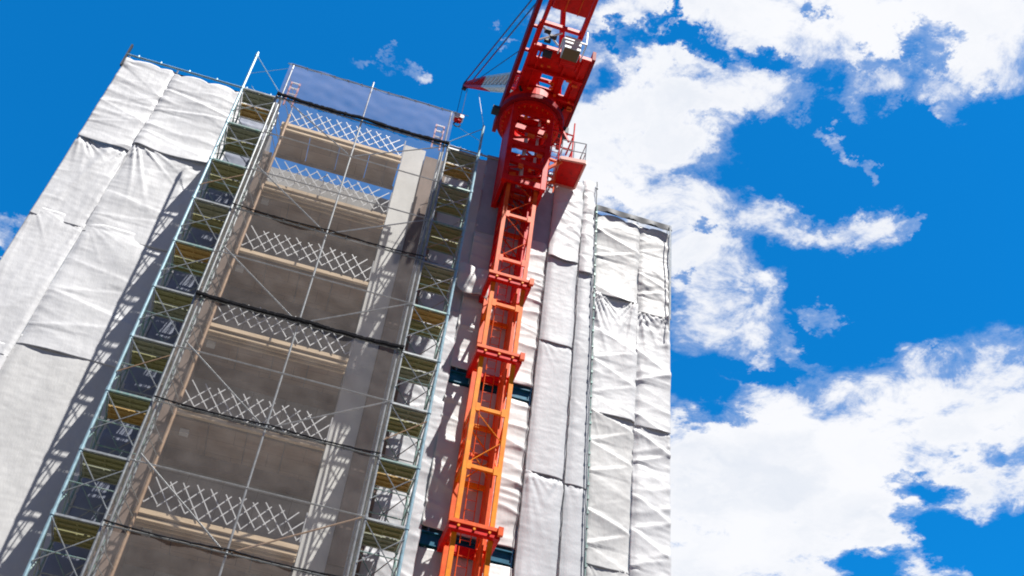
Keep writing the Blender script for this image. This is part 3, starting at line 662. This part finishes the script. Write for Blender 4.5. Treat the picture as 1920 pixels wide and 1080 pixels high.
for z in (11.3, 17.0, 22.7, 25.65):                      # bolted collars
    c = MB(); e = .14
    c.box(CX0 - e, CX1 + e, CY0 - .16, CY0 - .012, z - .16, z + .12)
    c.box(CX0 - e, CX1 + e, CY1 + .012, CY1 + .1, z - .16, z + .12)
    c.box(CX0 - e, CX0 - .012, CY0 - .01, CY1 + .01, z - .15, z + .11)
    c.box(CX1 + .012, CX1 + e, CY0 - .01, CY1 + .01, z - .15, z + .11)
    co = c.build('collar', M['red'], cr, bevel=.012)
    q = MB().box(CX0 - e - .02, CX1 + e + .03, CY0 - .2, CY0 - .162, z + .02, z + .12).box(CX1 + e - .1, CX1 + e + .03, CY0 - .3, CY0 - .201, z - .12, z + .12)
    q.build('lip', M['vermilion'], co)
    q = MB()
    for x in (CX0 + .1, CX0 + .5, CX1 - .15): q.tube((x, CY0 - .2, z - .05), (x, CY0 - .16, z - .05), .035, 8)
    q.build('bolt', M['orange'], co)

# climbing frame round the mast head
cf = MB(); e = .10
X0, X1, Y0_, Y1_ = CX0 - e - .06, CX1 + e, CY0 - .16, CY1 + .12
for x in (X0, X1):
    for y in (Y0_, Y1_): cf.box(x - .09, x + .09, y - .08, y + .08, 29.9, 34.0)
head = cf.build('climbing_frame', M['red'], cr, bevel=.01)
for z in (30.05, 31.0, 31.9, 32.8, 33.7):
    q = MB()
    q.box(X0 + .091, X1 - .091, Y0_ - .06, Y0_ + .05, z - .12, z + .12); q.box(X0 + .091, X1 - .091, Y1_ - .05, Y1_ + .06, z - .1, z + .1)
    q.box(X0 - .06, X0 + .06, Y0_ + .081, Y1_ - .081, z - .14, z + .14); q.box(X1 - .06, X1 + .06, Y0_ + .081, Y1_ - .081, z - .14, z + .14)
    q.build('frame_beam', M['red'], head)
q = MB().box(X0 - .075, X0 - .062, Y0_ + .09, Y1_ - .09, 30.2, 33.9)
q.build('side_plate', M['red'], head)
q = MB(); rr = random.Random(3)
for i in range(7):
    za = 30.1 + i * .52; q.bar((X0 + .1, Y0_, za), (X1 - .1, Y0_, za + .52), .07, .05)
q.build('frame_lacing', M['red'], head); q = MB()
for i in range(4): q.bar((X1 - .1, Y1_, 30.2 + i * .9), (X0 + .1, Y1_, 31.0 + i * .9), .09, .05)
q.build('frame_lacing', M['red'], head)
q = MB().box(X0 + .2, X0 + .62, Y1_ - .02, Y1_ + .0, 30.3, 31.7).box(X0 + .7, X1 - .12, Y1_ - .02, Y1_ + .0, 31.2, 33.0)
q.build('rear_plate', M['red'], head)
for x, z, w_, h_ in ((4.15, 30.6, .16, .18), (4.7, 31.4, .2, .12), (4.3, 32.3, .25, .14), (4.85, 32.5, .14, .2), (4.1, 33.2, .12, .12), (4.9, 33.3, .1, .14), (4.5, 30.55, .1, .1)):
    MB().box(x, x + w_, Y0_ - .16, Y0_ - .07, z, z + h_).build('hydraulic_block', M['vermilion'], head, bevel=.01)
q = MB().tube((4.35, Y0_ + .3, 30.2), (4.35, Y0_ + .3, 33.2), .07, 10).tube((4.75, Y0_ + .3, 31.2), (4.75, Y0_ + .3, 33.9), .05, 10)
q.build('hydraulic_ram', M['white'], head)

# slewing ring
RC = (4.47, 24.6, 0)
ring = MB().disc(RC, .72, 1.20, 34.0, 34.22, 48).build('slewing_ring', M['maroon'], cr)
MB().disc(RC, .60, 1.05, 33.80, 33.99, 48).build('lower_flange', M['red'], ring)
MB().disc(RC, .66, 1.08, 34.23, 34.75, 48).build('turntable_drum', M['red'], ring)
q = MB()
for i in range(28):
    t = 2 * math.pi * i / 28; q.tube((RC[0] + .95 * math.cos(t), RC[1] + .95 * math.sin(t), 33.74), (RC[0] + .95 * math.cos(t), RC[1] + .95 * math.sin(t), 33.80), .025, 6)
q.build('ring_bolt', M['vermilion'], ring)
MB().box(5.5, 5.85, 24.4, 24.75, 33.9, 34.2).box(3.05, 3.3, 24.3, 24.6, 33.95, 34.12).build('slewing_motor', M['dark'], ring)

# machinery deck reaching out over the camera side
ZD = 34.8
dk = MB()
def slab_with_holes(mb, x0, x1, y0, y1, z0, z1, holes):
    xs = sorted({x0, x1, *[h[0] for h in holes], *[h[1] for h in holes]}); ys = sorted({y0, y1, *[h[2] for h in holes], *[h[3] for h in holes]})
    for xa, xb in zip(xs, xs[1:]):
        for ya, yb in zip(ys, ys[1:]):
            cx, cy = (xa + xb) / 2, (ya + yb) / 2
            if any(h[0] < cx < h[1] and h[2] < cy < h[3] for h in holes): continue
            mb.box(xa, xb, ya, yb, z0, z1)
slab_with_holes(dk, 3.75, 5.78, 21.9, 25.7, ZD, ZD + .06, [(4.35, 4.75, 22.95, 23.15), (4.3, 4.85, 23.3, 23.5), (5.15, 5.35, 22.95, 23.6), (3.95, 4.15, 22.1, 22.35), (4.1, 4.85, 24.2, 24.95)])
deck = dk.build('machinery_deck', M['red'], cr)
q = MB().box(3.36, 3.50, 18.9, 25.9, ZD - .12, ZD + .50).box(5.78, 5.90, 21.75, 25.9, ZD - .08, ZD + .4)
q.build('side_girder', M['maroon'], deck)
q = MB().box(3.66, 3.74, 21.0, 25.8, ZD - .06, ZD + .2)
for y in (21.2, 22.2, 23.2, 24.2, 25.2): q.box(3.505, 3.655, y, y + .09, ZD + .02, ZD + .12)
q.build('outrigger', M['red'], deck)
q = MB()
for y in (21.78, 22.75, 23.68, 24.0): q.box(3.76, 5.77, y, y + .07, ZD - .16, ZD - .003)
for x in (4.0, 4.95, 5.5): q.box(x, x + .06, 21.86, 23.67, ZD - .10, ZD - .004)
q.build('cross_girder', M['red'], deck)
rr = random.Random(11)
for i in range(14):
    x = rr.uniform(3.85, 5.6); y = rr.uniform(22.0, 23.9); MB().box(x, x + rr.uniform(.08, .2), y, y + rr.uniform(.05, .14), ZD - .22, ZD - .165).build('bracket', M['vermilion'], deck)
# winch drums under the deck
q = MB().tube((4.75, 21.95, ZD - .25), (5.3, 21.95, ZD - .25), .22, 16).tube((4.72, 21.95, ZD - .25), (4.75, 21.95, ZD - .25), .30, 16).tube((5.3, 21.95, ZD - .25), (5.33, 21.95, ZD - .25), .30, 16)
q.build('winch_drum', M['red'], deck)
MB().tube((4.1, 22.0, ZD - .18), (4.4, 22.0, ZD - .18), .14, 12).build('motor', M['dark'], deck)
# curved pipes by the ring
q = MB(); pts = [(4.0 + .25 * math.cos(t / 8 * math.pi), 24.0 - .05 * t, ZD - .15 - .1 * math.sin(t / 8 * math.pi)) for t in range(9)]
q.path(pts, .05, 8); q.build('hose', M['black'], deck); q = MB(); q.path([(4.9, 23.9, ZD - .1), (5.1, 24.1, ZD - .3), (5.3, 24.2, ZD - .3), (5.5, 24.0, ZD - .1)], .05, 8)
q.build('hose', M['black'], deck)
# counter frame further out with an open bay and the end ballast
q = MB().box(3.72, 3.82, 18.9, 21.77, ZD - .05, ZD + .25).box(5.08, 5.22, 18.9, 21.77, ZD - .05, ZD + .25)
q.box(3.821, 5.079, 20.95, 21.07, ZD - .02, ZD + .12).box(3.821, 5.079, 20.22, 20.30, ZD - .02, ZD + .12)
cfm = q.build('counter_frame', M['red'], cr)
q = MB().box(3.83, 5.07, 19.05, 20.15, ZD - .35, ZD + .6); q.build('ballast', M['red'], cfm, bevel=.03)
q = MB().box(4.25, 4.29, 19.05, 20.15, ZD - .38, ZD - .352).box(4.7, 4.73, 19.05, 20.15, ZD - .38, ZD - .352); q.build('ballast_joint', M['vermilion'], cfm)
q = MB()
for x, y in ((3.9, 21.15), (4.15, 21.3), (4.0, 21.5)): q.box(x, x + .22, y, y + .12, ZD - .14, ZD - .02)
q.build('gearbox', M['dark'], cfm)
MB().bar((3.83, 21.1, ZD - .1), (4.5, 21.6, ZD - .1), .05).bar((4.5, 21.1, ZD - .1), (3.83, 21.6, ZD - .1), .05).build('bay_brace', M['white'], cfm)
# white electrical house and handrail
wh = MB().box(4.62, 5.20, 21.12, 21.60, ZD - .80, ZD - .10).build('white_cabinet', M['white'], cr, bevel=.02)
q = MB().bar((4.58, 21.05, ZD - .42), (5.35, 21.05, ZD - .42), .05).bar((5.35, 21.05, ZD - .42), (5.35, 21.75, ZD - .42), .04).bar((4.55, 21.05, ZD - .42), (4.55, 21.7, ZD - .42), .04).bar((5.35, 21.05, ZD - .42), (5.35, 21.05, ZD + .3), .04)
q.build('cabinet_rail', M['white'], wh)
MB().box(4.64, 5.18, 21.14, 21.58, ZD - .825, ZD - .803).build('base_plate', mat('olive_brown_paint', (.16, .12, .06), .6), wh)

# A-frame, jib and ropes
AT = Vector((4.35, 21.3, 39.6))
q = MB()
for x in (3.7, 5.5): q.bar((x, 24.9, ZD + .1), AT, .16, .16).bar((x, 19.2, ZD + .3), AT, .12, .12)
q.build('a_frame', M['red'], cr)
JB = Vector((4.71, 25.6, 38.0)); JT = Vector((2.74, 34.0, 47.98)); jd = (JT - JB)
ax = jd.normalized(); sx = ax.cross(Vector((0, 0, 1))).normalized(); uy = sx.cross(ax).normalized()
def jib_piece(t0, t1, w0, w1, m_, name):
    a, b = JB + jd * t0, JB + jd * t1; s = MB()
    c = [(sx * i * w + uy * j * w) for (w) in (1,) for i, j in ((-1, -1), (1, -1), (1, 1), (-1, 1))]
    pa = [a + k * (w0 / 2) for k in c]; pb = [b + k * (w1 / 2) for k in c]
    n = max(2, int((t1 - t0) * jd.length / .7))
    for k in range(4):
        s.bar(pa[k], pb[k], .09, .09)
        k2 = (k + 1) % 4
        for i in range(n):
            u0, u1 = i / n, (i + 1) / n
            A, B = pa[k].lerp(pb[k], u0), pa[k2].lerp(pb[k2], u1)
            s.bar(A, B, .07, .05); s.bar(pa[k].lerp(pb[k], u1), pa[k2].lerp(pb[k2], u1), .06, .05)
            if k in (0, 2) : s.bar(pa[k2].lerp(pb[k2], u0), pa[k].lerp(pb[k], u1), .07, .05)
    return s.build(name, m_, cr)
jib_piece(0, .25, .30, .58, M['red'], 'jib_section'); jib_piece(.25, .62, .58, .46, M['white'], 'jib_section'); jib_piece(.62, 1.0, .46, .15, M['red'], 'jib_section')
# checker plates closing the outer jib bays
def jib_plate(t0, t1, w0, w1, m_):
    a, b = JB + jd * t0, JB + jd * t1; s = MB()
    ca = [a + (sx * i + uy * j) * w0 * .44 for i, j in ((-1, -1), (1, -1), (1, 1), (-1, 1))]; cb = [b + (sx * i + uy * j) * w1 * .44 for i, j in ((-1, -1), (1, -1), (1, 1), (-1, 1))]
    s.hexa(ca + cb); s.build('jib_walkway', m_, cr)
jib_plate(.255, .615, .58, .46, M['white']); jib_plate(.625, .995, .46, .15, M['red'])
tipo = MB().tube(JT - sx * .12, JT + sx * .12, .15, 14).tube(JT - sx * .1 - uy * .2, JT + sx * .1 - uy * .2, .10, 12).build('tip_sheave', M['dark'], cr)
q = MB()
for o_ in (-.12, .12): q.tube(JT + sx * o_, AT + Vector((o_, 0, 0)), .035, 5)
q.build('pendant_rope', M['cable'], cr)
q = MB().tube(AT, (3.7, 25.3, 35.2), .02, 5).tube(JT + ax * -1.0, (3.55, 22.4, ZD + .5), .02, 5)
q.build('hoist_rope', M['cable'], cr)
HK = Vector((2.72, 34.0, 45.2))
q = MB().tube(JT + Vector((-.12, 0, 0)), HK + Vector((-.12, 0, .5)), .015, 5).tube(JT + Vector((.12, 0, 0)), HK + Vector((.12, 0, .5)), .015, 5)
q.build('hook_rope', M['cable'], cr)
hb = tag(empty('hook_block', HK), 'red and grey hook block hanging on ropes below the jib tip', 'hook')
MB().hexa([HK + Vector(v) for v in ((-.16, -.1, -.2), (.16, -.1, -.2), (.16, .1, -.2), (-.16, .1, -.2), (-.26, -.13, .28), (.26, -.13, .28), (.26, .13, .28), (-.26, .13, .28))]).build('block_body', M['red'], hb, bevel=.02)
MB().tube(HK + Vector((-.1, -.16, .1)), HK + Vector((-.1, .16, .1)), .17, 14).tube(HK + Vector((.14, -.16, .1)), HK + Vector((.14, .16, .1)), .12, 14).build('sheave', M['white'], hb)
q = MB(); pts = [HK + Vector((.16 * math.sin(a), 0, -.42 - .14 * math.cos(a))) for a in [i * .35 - 2.6 for i in range(14)]]
q.path([HK + Vector((0, 0, -.2)), HK + Vector((0, 0, -.3))], .04, 6); q.path(pts, .035, 6); q.build('hook', M['dark'], hb)
# guy ropes that sag to the scaffold
q = MB(); a, b = Vector((3.2, 31.5, 44.2)), Vector((2.74, YF, 31.5)); pts = [a.lerp(b, i / 12) for i in range(13)]
q.path(pts, .012, 4); q.build('tag_rope', M['white'], cr)

# red work platform with railings on the right of the climbing frame
ZP = 31.75
P = [Vector((5.57, 23.90, ZP)), Vector((6.38, 23.80, ZP)), Vector((6.37, 24.93, ZP)), Vector((5.60, 24.97, ZP))]
wp = MB().hexa(P + [p + Vector((0, 0, .07)) for p in P]).build('work_platform', M['red'], cr)
q = MB()
for a, b in zip(P, P[1:] + P[:1]): q.bar(a + Vector((0, 0, .03)) + (a - (P[0] + P[2]) / 2) * .05, b + Vector((0, 0, .03)) + (b - (P[0] + P[2]) / 2) * .05, .07, .15, (0, 0, 1))
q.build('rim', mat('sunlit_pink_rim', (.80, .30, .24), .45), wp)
q = MB()
for z in (.55, 1.05):
    for a, b in zip(P, P[1:] + P[:1]): q.tube(a + Vector((0, 0, z)), b + Vector((0, 0, z)), .018, 5)
for a, b in zip(P, P[1:] + P[:1]):
    for t in (0, .5): q.tube(a.lerp(b, t), a.lerp(b, t) + Vector((0, 0, 1.05)), .018, 5)
q.build('railing', M['tube'], wp)
MB().box(6.0, 6.28, 24.2, 24.5, ZP + .3, ZP + .62).build('control_box', M['white'], wp, bevel=.01)
MB().bar((5.1, 24.1, 31.2), (5.62, 24.0, ZP), .09, .09).bar((5.1, 24.9, 31.2), (5.62, 24.9, ZP), .09, .09).bar((5.1, 24.1, 31.85), (5.6, 24.05, ZP), .07, .07).build('bracket_arm', M['vermilion'], wp)
# ladder and cage between the frame and the platform
q = MB()
for x in (5.22, 5.50):
    q.tube((x, 24.25, 30.4), (x + .12, 24.4, 34.0), .022)
for i in range(12): z = 30.6 + i * .28; dx = .12 * (z - 30.4) / 3.6; q.tube((5.22 + dx, 24.25 + dx, z), (5.5 + dx, 24.25 + dx, z), .014)
q.build('ladder', M['vermilion'], cr)
q = MB()
for z in (32.5, 33.3): q.tube((5.1, 24.0, z), (5.95, 24.0, z), .03).tube((5.95, 24.0, z), (5.95, 24.9, z), .03)
for x in (5.5, 5.95): q.tube((x, 24.0, 31.8), (x, 24.0, 34.0), .025)
q.bar((5.3, 24.0, 33.9), (5.8, 24.0, 32.9), .06)
q.build('cage', M['red'], cr)
